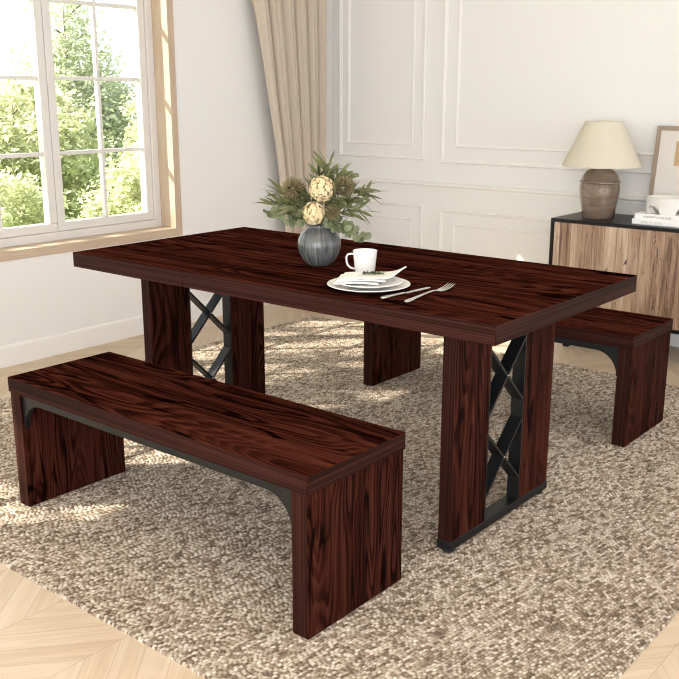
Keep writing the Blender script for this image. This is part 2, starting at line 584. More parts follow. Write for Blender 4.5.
def moulding(name, x0, x1, z0, z1, w=0.024, d=0.013):
    prof = [(0, 0), (0, d * 0.55), (w * 0.18, d), (w * 0.42, d), (w * 0.6, d * 0.5), (w * 0.85, d * 0.45), (w, d * 0.2), (w, 0)]
    bm = new()
    loops = []
    for o, h in prof:
        loops.append([bm.verts.new((x, YW - h, z)) for x, z in ((x0 + o, z0 + o), (x1 - o, z0 + o), (x1 - o, z1 - o), (x0 + o, z1 - o))])
    for A, B in zip(loops, loops[1:]):
        for k in range(4):
            bm.faces.new((A[k], A[(k + 1) % 4], B[(k + 1) % 4], B[k]))
    for k in range(4):
        bm.faces.new((loops[-1][k], loops[-1][(k + 1) % 4], loops[0][(k + 1) % 4], loops[0][k]))
    return struct(link(name, bm, M['trim']))
moulding('trim_1', -2.062, -1.376, 0.908, 2.42)
moulding('trim_2', -1.99, -1.462, 0.992, 2.34, 0.018, 0.009)
moulding('trim_3', -1.248, 1.55, 0.896, 2.42)
moulding('trim_4', -1.148, 1.45, 0.992, 2.34, 0.018, 0.009)
moulding('trim_5', -2.062, -1.374, 0.17, 0.628)
moulding('trim_6', -1.99, -1.462, 0.26, 0.535, 0.018, 0.009)
moulding('trim_7', -1.248, 1.55, 0.17, 0.612)
moulding('trim_8', -1.148, 1.45, 0.26, 0.525, 0.018, 0.009)
b = new()
add_prism(b, [(YW, 0.735), (YW - 0.012, 0.735), (YW - 0.014, 0.748), (YW - 0.024, 0.756), (YW - 0.026, 0.768), (YW - 0.018, 0.774), (YW, 0.776)], 'x', XW, XR)
struct(link('trim_9', b, M['trim']))

# window: oak lining, white frame, six casement sashes
win = bpy.data.objects.new('window_1', None)
win.location = (XW, 0, WZ0)
COL.objects.link(win)
win['kind'] = 'structure'
def wl(bm):
    bmesh.ops.translate(bm, verts=bm.verts[:], vec=(-XW, 0, -WZ0))
    return bm
XG = XW - 0.12          # where the oak lining meets the white frame
b = new()
add_box(b, XW - 0.2, XW + 0.006, o0, o1, q0, WZ0, 0.0015)
link('oak_sill', wl(b), M['oak_y'], win)
b = new()
add_box(b, XW - 0.2, XW + 0.006, o0, o1, WZ1, q1, 0.0015)
link('oak_head', wl(b), M['oak_y'], win)
for ya, yb in ((WY1, o1), (o0, WY0)):
    b = new()
    add_box(b, XW - 0.2, XW + 0.006, ya, yb, WZ0, WZ1, 0.0015)
    link('oak_jamb', wl(b), M['oak_z'], win)
FW = 0.043
b = new()
add_box(b, XG - 0.075, XG, WY0, WY1, WZ0, WZ0 + FW, 0.002)
add_box(b, XG - 0.075, XG, WY0, WY1, WZ1 - FW, WZ1, 0.002)
add_box(b, XG - 0.075, XG, WY0, WY0 + FW, WZ0 + FW, WZ1 - FW, 0.002)
add_box(b, XG - 0.075, XG, WY1 - FW, WY1, WZ0 + FW, WZ1 - FW, 0.002)
link('window_frame', wl(b), M['white_frame'], win)
ns = 6
sy0, sy1 = WY0 + FW, WY1 - FW
sw = (sy1 - sy0) / ns
SZ0, SZ1 = WZ0 + FW, WZ1 - FW
ST = 0.046
for k in range(ns):
    a, c = sy0 + k * sw + 0.0015, sy0 + (k + 1) * sw - 0.0015
    b = new()
    x0, x1 = XG - 0.062, XG - 0.012
    add_box(b, x0, x1, a, c, SZ0 + 0.001, SZ0 + ST, 0.003)
    add_box(b, x0, x1, a, c, SZ1 - ST, SZ1 - 0.001, 0.003)
    add_box(b, x0, x1, a, a + ST, SZ0 + ST, SZ1 - ST, 0.003)
    add_box(b, x0, x1, c - ST, c, SZ0 + ST, SZ1 - ST, 0.003)
    sash = link('sash', wl(b), M['white_frame'], win)
    b = new()
    xm0, xm1 = XG - 0.05, XG - 0.022
    ym = (a + c) / 2
    add_box(b, xm0, xm1, ym - 0.010, ym + 0.010, SZ0 + ST, SZ1 - ST, 0.003)
    for zz in (1.008, 1.386, 1.764):
        add_box(b, xm0 + 0.001, xm1 - 0.001, a + ST, c - ST, zz - 0.010, zz + 0.010, 0.003)
    link('muntin', wl(b), M['white_frame'], sash)
    b = new()
    add_box(b, XG - 0.038, XG - 0.034, a + ST - 0.005, c - ST + 0.005, SZ0 + ST - 0.005, SZ1 - ST + 0.005)
    link('pane', wl(b), M['glass'], sash)

# ------------------------------------------------------------------ rug
def make_rug():
    import numpy as np
    x0, x1, y0, y1 = -1.665, 1.306, -1.152, 1.775
    # woven loops as real relief: slanted rows 11 mm apart, loops about 15 mm long, every loop its own height and yarn shade
    nx, ny = 1500, 800
    X, Y = np.meshgrid(np.linspace(x0, x1, nx + 1), np.linspace(y0, y1, ny + 1))
    def hsh(a, b, k):
        h = np.sin(a * 127.1 + b * 311.7 + k * 74.7) * 43758.5453
        return h - np.floor(h)
    wob = 0.0022 * np.sin(X * 31 + 2 * np.sin(Y * 17)) + 0.0018 * np.sin(Y * 43 + 1.7 * np.sin(X * 23))
    rx, ry = 0.0086, 0.0150
    u = (X - 0.17 * Y + wob) / rx
    i = np.floor(u); fu = u - i
    w = Y / ry + hsh(i, i * 0.37, 1) + 0.30 * np.sin(Y * 9 + i * 1.9)
    j = np.floor(w); fw = w - j
    a = np.clip(1 - (2 * fu - 1) ** 2, 0, 1) ** 0.5
    bq = np.clip(1 - (2 * fw - 1) ** 2, 0, 1) ** 0.5
    Z = -0.0080 + 0.0080 * a * bq * (0.70 + 0.30 * hsh(i, j, 2))
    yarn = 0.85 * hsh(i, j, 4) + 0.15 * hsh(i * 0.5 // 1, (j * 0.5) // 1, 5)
    yarn = np.where(a * bq < 0.42, yarn * 0.25 - 0.12, yarn)      # ground weave between the loops, darkened further to paint in the gaps' shade
    # edge: let the outermost loops bulge and drop
    bul = 0.004 * (a * bq - 0.5)
    X[:, 0] -= bul[:, 0]; X[:, -1] += bul[:, -1]
    Y[0, :] -= bul[0, :]; Y[-1, :] += bul[-1, :]
    for sl in ((slice(None), 0), (slice(None), -1), (0, slice(None)), (-1, slice(None))):
        Z[sl] = np.minimum(Z[sl], -0.006)
    co = np.stack([X, Y, Z], -1).reshape(-1, 3)
    yv = yarn.reshape(-1)
    n1 = nx + 1
    idx = np.arange((nx + 1) * (ny + 1)).reshape(ny + 1, nx + 1)
    quads = np.stack([idx[:-1, :-1], idx[:-1, 1:], idx[1:, 1:], idx[1:, :-1]], -1).reshape(-1, 4)
    ring = np.concatenate([idx[0, :], idx[1:, -1], idx[-1, :-1][::-1], idx[1:-1, 0][::-1]])
    low = co[ring].copy(); low[:, 2] = FLOOR + 0.0004
    base = len(co)
    co = np.concatenate([co, low])
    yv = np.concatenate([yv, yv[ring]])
    m = len(ring)
    k = np.arange(m); k2 = (k + 1) % m
    sides = np.stack([ring[k], base + k, base + k2, ring[k2]], -1)
    quads = np.concatenate([quads, sides])
    nq = len(quads)
    me = bpy.data.meshes.new('rug')
    me.vertices.add(len(co)); me.vertices.foreach_set('co', co.astype(np.float32).ravel())
    me.loops.add(nq * 4); me.loops.foreach_set('vertex_index', quads.astype(np.int32).ravel())
    me.polygons.add(nq); me.polygons.foreach_set('loop_start', (np.arange(nq) * 4).astype(np.int32))
    me.polygons.foreach_set('use_smooth', np.ones(nq, dtype=bool))
    me.update(calc_edges=True)
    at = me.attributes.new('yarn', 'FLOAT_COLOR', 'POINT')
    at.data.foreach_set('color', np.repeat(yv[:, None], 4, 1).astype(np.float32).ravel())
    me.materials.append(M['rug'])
    o = bpy.data.objects.new('rug', me)
    COL.objects.link(o)
    return tag(o, 'large square beige flecked woven rug under the table and benches', 'rug')
make_rug()

# ------------------------------------------------------------------ dining table
def make_table():
    L, W, H, T = 1.766, 0.8756, 0.75, 0.0536
    t = thing('dining_table', 'large dark rosewood dining table with crossed black metal lattice legs', 'table')
    cuts = [-L / 2, -0.287, 0.295, L / 2]
    for k in range(3):
        bm = new()
        add_box(bm, cuts[k] + (0.0006 if k else 0), cuts[k + 1] - (0.0006 if k < 2 else 0), -W / 2, W / 2, H - T, H, 0.0012, side={'x': 2, 'y': 1, 'z': 0})
        link('tabletop_section', bm, [M['top_wood'], M['edge_x'], M['edge_y']], t)
    yl, yr = -0.300, 0.290
    for xa, xb in ((0.640, 0.685), (-0.674, -0.629)):
        for ya, yb in ((yl, -0.112), (0.104, yr)):
            bm = new()
            add_box(bm, xa, xb, ya, yb, 0.041, H - T, 0.0012, side={'x': 0, 'y': 1, 'z': 1})
            link('leg_panel', bm, [M['leg_wood'], M['edge_z']], t)
        bm = new()
        add_box(bm, xa - 0.002, xb + 0.002, yl - 0.003, yr + 0.003, 0.014, 0.041, 0.002)
        link('base_bar', bm, M['black_metal'], t)
        for yy in (yl + 0.024, yr - 0.024):
            bm = new()
            add_lathe(bm, [(0.017, 0.0), (0.020, 0.003), (0.020, 0.014)], 24, (xa + xb) / 2, yy, True, True)
            link('foot', bm, M['rubber'], t, smooth='angle')
        # lattice of flat bars set on edge between the panels
        bm = new()
        ya, yb, th = -0.112, 0.104, 0.006
        xi, xo = xa + 0.002, xb - 0.001
        add_box(bm, xi, xo, ya, ya + th, 0.041, H - T)
        add_box(bm, xi, xo, yb - th, yb, 0.041, H - T)
        add_box(bm, xi, xo, ya + th, yb - th, H - T - 0.006, H - T)
        lat = link('lattice_upright', bm, M['black_metal'], t)
        a, c = ya + th, yb - th
        for zc in (0.481, 0.217):
            hgt = 0.099
            for s in (1, -1):
                bm = new()
                p0, p1 = Vector((a, zc - s * hgt)), Vector((c, zc + s * hgt))
                d = (p1 - p0).normalized()
                nrm = Vector((-d.y, d.x)) * 0.0042
                p0e, p1e = p0, p1
                off = 0.0 if s > 0 else 0.0006
                add_prism(bm, [tuple(p0e + nrm), tuple(p0e - nrm), tuple(p1e - nrm), tuple(p1e + nrm)], 'x', xi + off, xo - off)
                link('lattice_cross_bar', bm, M['black_metal'], t)
            bm = new()
            add_lathe(bm, [(0.0028, 0.0), (0.0028, 0.0012), (0.0014, 0.002)], 14, 0, 0, True, True)
            bmesh.ops.rotate(bm, verts=bm.verts[:], cent=(0, 0, 0), matrix=Matrix.Rotation(PI / 2, 3, 'Y'))
            bmesh.ops.translate(bm, verts=bm.verts[:], vec=(xo - 0.0008, (a + c) / 2, zc))
            link('bolt', bm, M['steel'], t, smooth='angle')
    return t
make_table()

# ------------------------------------------------------------------ benches
def make_bench():
    L, W, H, T, q = 1.275, 0.397, 0.4347, 0.0479, 0.0035
    t = thing('bench', 'dark rosewood bench in the foreground, whole seat in view', 'bench', (0.0222, -0.699, 0), 0, 'rosewood benches along the table')
    bm = new()
    add_box(bm, -L / 2, L / 2, -W / 2, W / 2, H - T, H, 0.0012, side={'x': 2, 'y': 1, 'z': 0})
    link('seat', bm, [M['seat_wood'], M['edge_x'], M['edge_y']], t)
    pt = 0.052
    xi = L / 2 - q - pt
    for s in (-1, 1):
        bm = new()
        xs = sorted((s * (L / 2 - q), s * xi))
        add_box(bm, xs[0], xs[1], -W / 2 + q, W / 2 - q, 0, H - T, 0.0012, side={'x': 0, 'y': 1, 'z': 1})
        link('side_panel', bm, [M['panel_wood'], M['edge_z']], t)
    # black steel apron with quarter-round corners, front and rear
    zt, zb, R = H - T, 0.360, 0.088
    pts = [(-xi, zt), (xi, zt), (xi, zb - R)]
    for k in range(0, 13):
        a = k / 12 * PI / 2
        pts.append((xi - 0.006 - R + R * math.cos(a), zb - R + R * math.sin(a)))
    for k in range(0, 13):
        a = PI / 2 + k / 12 * PI / 2
        pts.append((-xi + 0.006 + R + R * math.cos(a), zb - R + R * math.sin(a)))
    pts.append((-xi, zb - R))
    for y0, y1 in ((-W / 2 + 0.012, -W / 2 + 0.030), (W / 2 - 0.030, W / 2 - 0.012)):
        bm = new()
        add_prism(bm, pts, 'y', y0, y1)
        link('apron', bm, M['black_metal'], t)
    return t
bench = make_bench()
def dup(root, loc, label):
    r = root.copy(); COL.objects.link(r); r.location = loc; r['label'] = label
    for ch in list(root.children):
        c = ch.copy(); COL.objects.link(c); c.parent = r
        for g in ch.children:
            d = g.copy(); COL.objects.link(d); d.parent = c
    return r
dup(bench, (0.0848, 1.0537, 0), 'dark rosewood bench on the far side of the table, mostly hidden behind it')

# ------------------------------------------------------------------ sideboard
def make_sideboard():
    x0, x1, y0, y1, z0, z1 = -0.270, 1.33, 2.10, 2.492, 0.157, 0.675
    t = thing('sideboard', 'low sideboard with weathered plank doors in a black metal frame', 'cabinet', ((x0 + x1) / 2, (y0 + y1) / 2, FLOOR))
    ox, oy, oz = t.location
    def bx(bm, a, c, d, e, f, g, bev=0.001):
        add_box(bm, a - ox, c - ox, d - oy, e - oy, f - oz, g - oz, bev)
    f = 0.017
    bm = new(); bx(bm, x0, x1, y0, y1, z1 - f, z1); link('top', bm, M['black_metal'], t)
    bm = new()
    bx(bm, x0, x0 + f, y0, y1, z0, z1 - f); bx(bm, x1 - f, x1, y0, y1, z0, z1 - f)
    bx(bm, x0 + f, x1 - f, y0, y1, z0, z0 + f)
    bx(bm, x0 + f, x1 - f, y1 - f, y1, z0 + f, z1 - f)
    link('body', bm, M['black_metal'], t)
    n = 2
    w = (x1 - x0 - 2 * f - 0.004) / n
    for k in range(n):
        a = x0 + f + 0.002 + k * w
        bm = new(); bx(bm, a + 0.0015, a + w - 0.0015, y0 + 0.003, y0 + 0.024, z0 + f + 0.002, z1 - f - 0.002)
        link('door', bm, M['door_wood'], t)
    for xx in (x0 + 0.10, x1 - 0.13):
        for yy in (y0 + 0.02, y1 - 0.05):
            bm = new(); bx(bm, xx, xx + 0.03, yy, yy + 0.03, FLOOR, z0); link('leg', bm, M['black_metal'], t)
    return t
make_sideboard()
CZ = 0.675

# table lamp
def make_lamp():
    t = thing('table_lamp', 'brown glazed urn table lamp with cream cone shade', 'lamp', (-0.089, 2.276, CZ))
    prof = [(0.0, 0.0), (0.080, 0.0), (0.084, 0.004), (0.091, 0.05), (0.101, 0.11), (0.105, 0.15), (0.1035, 0.180), (0.1045, 0.183), (0.1085, 0.186), (0.1085, 0.191),
            (0.1035, 0.194), (0.100, 0.201), (0.090, 0.222), (0.073, 0.242), (0.052, 0.256), (0.040, 0.262), (0.037, 0.266), (0.0, 0.268)]
    bm = new(); add_lathe(bm, prof, 64); bmesh.ops.remove_doubles(bm, verts=bm.verts[:], dist=1e-5)
    link('base', bm, M['lamp_ceramic'], t, smooth='angle')
    bm = new(); add_lathe(bm, [(0.012, 0.266), (0.012, 0.31), (0.018, 0.312), (0.018, 0.36), (0.006, 0.362)], 20, 0, 0, True, True)
    link('socket', bm, M['steel'], t, smooth='angle')
    bm = new(); add_lathe(bm, [(0.030, 0.40), (0.034, 0.42), (0.028, 0.445), (0.012, 0.46), (0.001, 0.465)], 20)
    add_lathe(bm, [(0.012, 0.362), (0.016, 0.375), (0.030, 0.40)], 20)
    bmesh.ops.remove_doubles(bm, verts=bm.verts[:], dist=1e-5)
    link('bulb', bm, M['ceramic'], t, smooth=True)
    bm = new()
    rb, rt, zb, zt = 0.199, 0.097, 0.268, 0.497
    add_lathe(bm, [(rb, zb), (rb + 0.0012, zb + 0.001), (rb + 0.0005, zb + 0.008), (rt + 0.001, zt - 0.008), (rt + 0.0015, zt), (rt - 0.0005, zt), (rt - 0.001, zt - 0.008), (rb - 0.0016, zb + 0.008), (rb - 0.0016, zb)], 72)
    link('lamp_shade', bm, M['shade'], t, smooth='angle')
    bm = new()
    for k in range(3):
        a = 2 * PI * k / 3 + 0.4
        add_tube(bm, [(0.008 * math.cos(a), 0.008 * math.sin(a), 0.470), (0.5 * rt * math.cos(a), 0.5 * rt * math.sin(a), 0.475), (rt * 0.985 * math.cos(a), rt * 0.985 * math.sin(a), 0.500)], 0.0015, 6)
    add_tube(bm, [(0.02, 0, 0.36), (0.040, 0, 0.40), (0.036, 0, 0.45), (0.0, 0, 0.472)], 0.0014, 6)
    add_tube(bm, [(-0.02, 0, 0.36), (-0.040, 0, 0.40), (-0.036, 0, 0.45), (0.0, 0, 0.472)], 0.0014, 6)
    link('harp', bm, M['steel'], t, smooth=True)
make_lamp()

# two white books
def text_mesh(s, size, mat, parent, loc, name='lettering'):
    cu = bpy.data.curves.new('lettering', 'FONT')
    cu.body = s
    cu.size = size
    cu.extrude = 0.0002
    o = bpy.data.objects.new('lettering', cu)
    COL.objects.link(o)
    dg = bpy.context.evaluated_depsgraph_get()
    me = bpy.data.meshes.new_from_object(o.evaluated_get(dg))
    bpy.data.objects.remove(o)
    me.materials.clear()
    me.materials.append(mat)
    r = bpy.data.objects.new(name, me)
    COL.objects.link(r)
    r.parent = parent
    r.location = loc
    r.rotation_euler = (PI / 2, 0, 0)
    return r

def make_book(x0, y0, z, L, D, T, label, txt, ink, dot):
    t = thing('book', label, 'book', (x0 + L / 2, y0 + D / 2, z), 0, 'white books stacked on the sideboard')
    c = 0.003
    pts = [(-D / 2 + 0.002, 0), (D / 2, 0), (D / 2, c), (-D / 2 + 0.006, c), (-D / 2 + 0.006, T - c), (D / 2, T - c), (D / 2, T), (-D / 2 + 0.002, T), (-D / 2, T - 0.004), (-D / 2, 0.004)]
    bm = new(); add_prism(bm, pts, 'x', -L / 2, L / 2)
    link('cover', bm, M['book'], t)
    bm = new(); add_box(bm, -L / 2 + 0.004, L / 2 - 0.004, -D / 2 + 0.0065, D / 2 - 0.004, c + 0.0002, T - c - 0.0002)
    link('pages', bm, M['page'], t)
    text_mesh(txt, 0.0125, ink, t, (-L / 2 + 0.045, -D / 2 - 0.0002, T * 0.5 - 0.0045), 'spine_lettering')
    bm = new(); add_lathe(bm, [(0.0045, 0), (0.0045, 0.0004)], 16, 0, 0, True, True)
    bmesh.ops.rotate(bm, verts=bm.verts[:], cent=(0, 0, 0), matrix=Matrix.Rotation(PI / 2, 3, 'X'))
    bmesh.ops.translate(bm, verts=bm.verts[:], vec=(dot, -D / 2 - 0.0001, T * 0.5))
    link('spine_mark', bm, M['ink'], t)
    return t
make_book(0.151, 2.150, CZ, 0.32, 0.235, 0.027, 'white book lying on the sideboard, lower of the two', 'SPACES  IN  WHITE', M['ink_pale'], 0.085)
make_book(0.160, 2.156, CZ + 0.027, 0.31, 0.225, 0.027, 'white book with dark spine lettering, under the stone bowl', "ALLEGORY'S & COLOURS", M['ink'], 0.108)

# footed stone bowl
def make_bowl():
    t = thing('footed_bowl', 'rough white stone bowl on arched feet, on the books', 'bowl', (0.287, 2.262, CZ + 0.054))
    bm = new()
    R, Hh = 0.110, 0.080
    seg, nz = 96, 16
    def prof(z):      # slightly flared drum
        return R * (0.93 + 0.07 * (z / Hh) ** 0.7)
    def arch(a):      # height of the opening at angle a: four feet, one facing the spines
        u = ((a + 1.21) / (PI / 2)) % 1.0
        d = abs(u - 0.5) / 0.27
        return 0.042 * math.sqrt(max(0, 1 - d * d)) if d < 1 else 0.0
    outer, inner = [], []
    for k in range(seg):
        a = 2 * PI * k / seg
        zb = arch(a)
        oc, ic = [], []
        for j in range(nz + 1):
            z = zb + (Hh - zb) * j / nz
            rr = prof(z) + 0.0012 * noise.noise(Vector((math.cos(a) * 4, math.sin(a) * 4, z * 40)))
            oc.append(bm.verts.new((rr * math.cos(a), rr * math.sin(a), z)))
            ri = rr - 0.014 if z > 0.05 else rr - 0.014 - (0.05 - z) * 0.6
            ic.append(bm.verts.new((ri * math.cos(a), ri * math.sin(a), z)))
        outer.append(oc); inner.append(ic)
    for k in range(seg):
        A, B, C_, D = outer[k], outer[(k + 1) % seg], inner[k], inner[(k + 1) % seg]
        for j in range(nz):
            bm.faces.new((A[j], B[j], B[j + 1], A[j + 1]))
            bm.faces.new((D[j], C_[j], C_[j + 1], D[j + 1]))
        bm.faces.new((A[nz], B[nz], D[nz], C_[nz]))
        bm.faces.new((B[0], A[0], C_[0], D[0]))
    link('wall', bm, M['stone'], t, smooth='angle')
    bm = new()
    add_lathe(bm, [(0.0, 0.044), (0.086, 0.046), (0.0925, 0.054), (0.0925, 0.060), (0.080, 0.054), (0.0, 0.051)], 64)
    bmesh.ops.remove_doubles(bm, verts=bm.verts[:], dist=1e-5)
    link('basin', bm, M['stone'], t, smooth='angle')
make_bowl()

# leaning picture
def make_picture():
    W, Hh, D = 0.46, 0.475, 0.02
    yb, yt = 2.425, 2.489
    tilt = math.asin((yt - yb) / Hh)
    t = thing('picture_frame', 'oak framed abstract picture leaning on the wall behind the bowl', 'picture', (0.118 + W / 2, yb, CZ))
    t.rotation_euler = (-tilt, 0, 0)
    fw = 0.021
    bm = new()
    add_box(bm, -W / 2, -W / 2 + fw, -D, 0, 0, Hh, 0.001); add_box(bm, W / 2 - fw, W / 2, -D, 0, 0, Hh, 0.001)
    add_box(bm, -W / 2 + fw, W / 2 - fw, -D, 0, Hh - fw, Hh, 0.001); add_box(bm, -W / 2 + fw, W / 2 - fw, -D, 0, 0, fw, 0.001)
    link('frame', bm, M['frame_oak'], t)
    bm = new(); add_box(bm, -W / 2 + fw, W / 2 - fw, -0.010, -0.002, fw, Hh - fw)
    art = link('artwork', bm, M['mat'], t)
    bm = new(); add_box(bm, -W / 2 + 0.108, -W / 2 + 0.235, -0.0112, -0.010, 0.275, 0.400)
    link('tan_block', bm, M['art_tan'], art)
    bm = new()
    for k in range(7):
        y = 0.20 + k * 0.013
        pts = [(-W / 2 + 0.045 + 0.30 * i / 24, -0.0102, y + 0.012 * math.sin(i * 0.55 + k * 0.4) - 0.0016 * i) for i in range(25)]
        add_tube(bm, pts, 0.0011, 6)
    link('raised_line', bm, M['mat'], art, smooth=True)
make_picture()

# ------------------------------------------------------------------ curtain
def make_curtain():
    bm = new()
    zs = [FLOOR + 0.006 + (2.575 - FLOOR) * k / 60 for k in range(61)]
    nu = 180
    folds = [0.0, 0.10, 0.30, 0.47, 0.62, 0.78, 0.90, 1.0]
    def left(z):
        pts = [(0.0, 1.985), (0.5, 1.935), (0.973, 1.862), (1.35, 1.795), (1.84, 1.712), (2.6, 1.60)]
        for (a, ya), (c, yc) in zip(pts, pts[1:]):
            if z <= c:
                f = (z - a) / (c - a)
                return ya + (yc - ya) * f
        return pts[-1][1]
    grid = []
    for z in zs:
        y0, y1 = left(z), 2.325 - 0.012 * math.sin(z * 2.1)
        row = []
        for i in range(nu + 1):
            u = i / nu
            # pleats: rounded ridges with tight valleys, a little drift with height
            ph = u * 5.5 + 0.06 * math.sin(z * 1.7 + u * 4)
            w = ph - math.floor(ph)
            ridge = math.sin(PI * w) ** 0.22
            small = 0.006 * math.sin(ph * 2 * PI * 2.6 + 1.2 + z * 0.4)
            depth = 0.008 + 0.082 * ridge + small + 0.004 * noise.noise(Vector((u * 6, z * 1.5, 0)))
            lean = 0.010 * math.sin(2 * PI * w)
            row.append(bm.verts.new((XW + 0.028 + depth, y0 + (y1 - y0) * u + lean, z)))
        grid.append(row)
    for A, B in zip(grid, grid[1:]):
        for i in range(nu):
            bm.faces.new((A[i], A[i + 1], B[i + 1], B[i]))
    o = link('curtain', bm, M['curtain'], smooth=True)
    s = o.modifiers.new('thickness', 'SOLIDIFY'); s.thickness = 0.003; s.offset = 0
    tag(o, 'beige linen curtain gathered in the corner of the room', 'curtain')
make_curtain()

# ------------------------------------------------------------------ table setting
TZ = 0.75
RV = Vector((0.7713, 0.6365, 0))       # picture-right on the floor plane
FV = Vector((-0.6365, 0.7713, 0))      # away from the viewer

def make_plates():
    cx, cy = 0.354, -0.272
    o = thing('dinner_plate', 'white dinner plate, the larger lower one under the napkin', 'plate', (cx, cy, TZ))
    bm = new()
    add_lathe(bm, [(0, 0.0), (0.072, 0.0), (0.078, 0.003), (0.095, 0.006), (0.120, 0.0125), (0.1235, 0.0145), (0.1225, 0.0160), (0.118, 0.0155), (0.095, 0.0095), (0.080, 0.0065), (0.0, 0.0055)], 80)
    bmesh.ops.remove_doubles(bm, verts=bm.verts[:], dist=1e-5)
    bm2 = bm
    me = link('dish', bm2, M['ceramic'], o, smooth='angle')
    o2 = thing('side_plate', 'smaller white plate stacked on the dinner plate', 'plate', (cx, cy, TZ + 0.0092))
    bm = new()
    add_lathe(bm, [(0, 0.0), (0.058, 0.0), (0.063, 0.003), (0.078, 0.006), (0.098, 0.0118), (0.1015, 0.0136), (0.1005, 0.0150), (0.096, 0.0145), (0.077, 0.0090), (0.064, 0.0062), (0.0, 0.0055)], 72)
    bmesh.ops.remove_doubles(bm, verts=bm.verts[:], dist=1e-5)
    link('dish', bm, M['ceramic'], o2, smooth='angle')
make_plates()

def make_napkin():
    t = thing('napkin', 'white linen napkin folded on the stacked plates', 'napkin', (0.352, -0.268, TZ + 0.0165))
    bm = new()
    # folded strip: in local axes u = picture right, v = away
    def P(u, v, z):
        p = RV * u + FV * v
        return bm.verts.new((p.x, p.y, z))
    # layers: (u start, u end at front, v front, v back, base height)
    layers = [(-0.098, 0.030, -0.048, 0.058, 0.0005), (-0.088, 0.050, -0.042, 0.060, 0.0078), (-0.076, 0.105, -0.046, 0.064, 0.0150)]
    nu, nv = 44, 16
    for li, (ua, ub, va, vb, zb) in enumerate(layers):
        top = []
        for j in range(nv + 1):
            g = j / nv
            v = va + (vb - va) * g
            row = []
            for i in range(nu + 1):
                f = i / nu
                u = ua + (ub - ua) * f
                skew = 0.012 * (g - 0.5)
                vv = v + 0.010 * math.sin(f * PI) * (0.5 - g)
                z = zb + 0.004 * math.sin(f * PI) + 0.0025 * noise.noise(Vector((u * 18, v * 18, li * 3)))
                if li == 2:
                    lift = max(0, (f - 0.70) / 0.30)
                    narrow = 1 - 0.78 * lift ** 1.2
                    mid = 0.020
                    vv = mid + (vv - mid) * narrow
                    z += 0.024 * lift ** 1.7 - 0.006 * max(0, (f - 0.5) / 0.2) * (1 - lift) * 0
                    z -= 0.010 * math.sin(PI * min(1, f / 0.9)) * 0.25
                # pull front-left corners round like a soft fold
                r = max(0, 0.18 - f) / 0.18
                vv += r * r * 0.014 * (1 - g)
                row.append((u + skew, vv, z))
            top.append(row)
        th = 0.0048
        A = [[P(*p) for p in row] for row in top]
        B = [[P(p[0], p[1], p[2] + th) for p in row] for row in top]
        for j in range(nv):
            for i in range(nu):
                bm.faces.new((A[j][i + 1], A[j][i], A[j + 1][i], A[j + 1][i + 1]))
                bm.faces.new((B[j][i], B[j][i + 1], B[j + 1][i + 1], B[j + 1][i]))
        # rounded rims
        ring = [(0, i) for i in range(nu + 1)] + [(j, nu) for j in range(1, nv + 1)] + [(nv, i) for i in range(nu - 1, -1, -1)] + [(j, 0) for j in range(nv - 1, 0, -1)]
        cen = Vector((0, 0))
        mids = []
        for (j, i) in ring:
            p = top[j][i]
            n = Vector(((1 if i == nu else -1 if i == 0 else 0), (1 if j == nv else -1 if j == 0 else 0)))
            n = n.normalized() * 0.0028
            mids.append(P(p[0] + n.x, p[1] + n.y, p[2] + th / 2))
        m = len(ring)
        for k in range(m):
            j0, i0 = ring[k]; j1, i1 = ring[(k + 1) % m]
            bm.faces.new((A[j0][i0], A[j1][i1], mids[(k + 1) % m], mids[k]))
            bm.faces.new((mids[k], mids[(k + 1) % m], B[j1][i1], B[j0][i0]))
    link('cloth', bm, M['napkin'], t, smooth=True)
    # rosemary sprig lying on top
    p = RV * 0.010 + FV * 0.012
    s = thing('herb_sprig', 'small green rosemary sprig lying on the white napkin', 'herb', (0.352 + p.x, -0.268 + p.y, TZ + 0.0400))
    bm = new()
    pts = [RV * (-0.030 + 0.062 * k / 8) + FV * (0.004 * math.sin(k * 0.7)) + Vector((0, 0, 0.001 + 0.001 * math.sin(k))) for k in range(9)]
    add_tube(bm, pts, 0.0012, 6)
    link('stem', bm, M['stem'], s)
    bm = new()
    rn = random.Random(2)
    for k in range(90):
        f = rn.random() ** 1.2
        q = RV * (-0.030 + 0.060 * f) + Vector((0, 0, 0.0015))
        a = rn.uniform(-1.1, 1.1) + (PI if rn.random() < 0.5 else 0)
        d = (RV * math.cos(a) * 0.5 + FV * math.sin(a) + RV * 0.7 + Vector((0, 0, rn.uniform(0.0, 0.5)))).normalized()
        leaf(bm, q, d, Vector((0, 0, 1)), rn.uniform(0.010, 0.018), 0.0042, 3)
    link('leaves', bm, M['olive_leaf'], s)

def leaf(bm, p, d, up, L, W, n=4, bend=0.15, shape='lance'):
    """a leaf blade: n segments, folded a little along the midrib"""
    d = d.normalized()
    s = d.cross(up)
    if s.length < 1e-4:
        s = d.cross(Vector((1, 0, 0)))
    s.normalize()
    nn = s.cross(d).normalized()
    prev = None
    for k in range(n + 1):
        f = k / n
        if shape == 'lance':
            w = W * 0.5 * math.sin(PI * min(1, 0.08 + f * 0.92)) ** 0.8
        else:
            w = W * 0.5 * math.sqrt(max(0, 1 - (2 * f - 1) ** 2))
        if k == n:
            w = 0.0 if shape == 'lance' else W * 0.06
        if k == 0 and shape != 'lance':
            w = W * 0.06
        c = p + d * (L * f) - nn * (bend * L * f * f)
        a = bm.verts.new(c - s * w + nn * (w * 0.25))
        m = bm.verts.new(c)
        b_ = bm.verts.new(c + s * w + nn * (w * 0.25))
        if prev:
            bm.faces.new((prev[0], prev[1], m, a))
            bm.faces.new((prev[1], prev[2], b_, m))
        prev = (a, m, b_)
make_napkin()

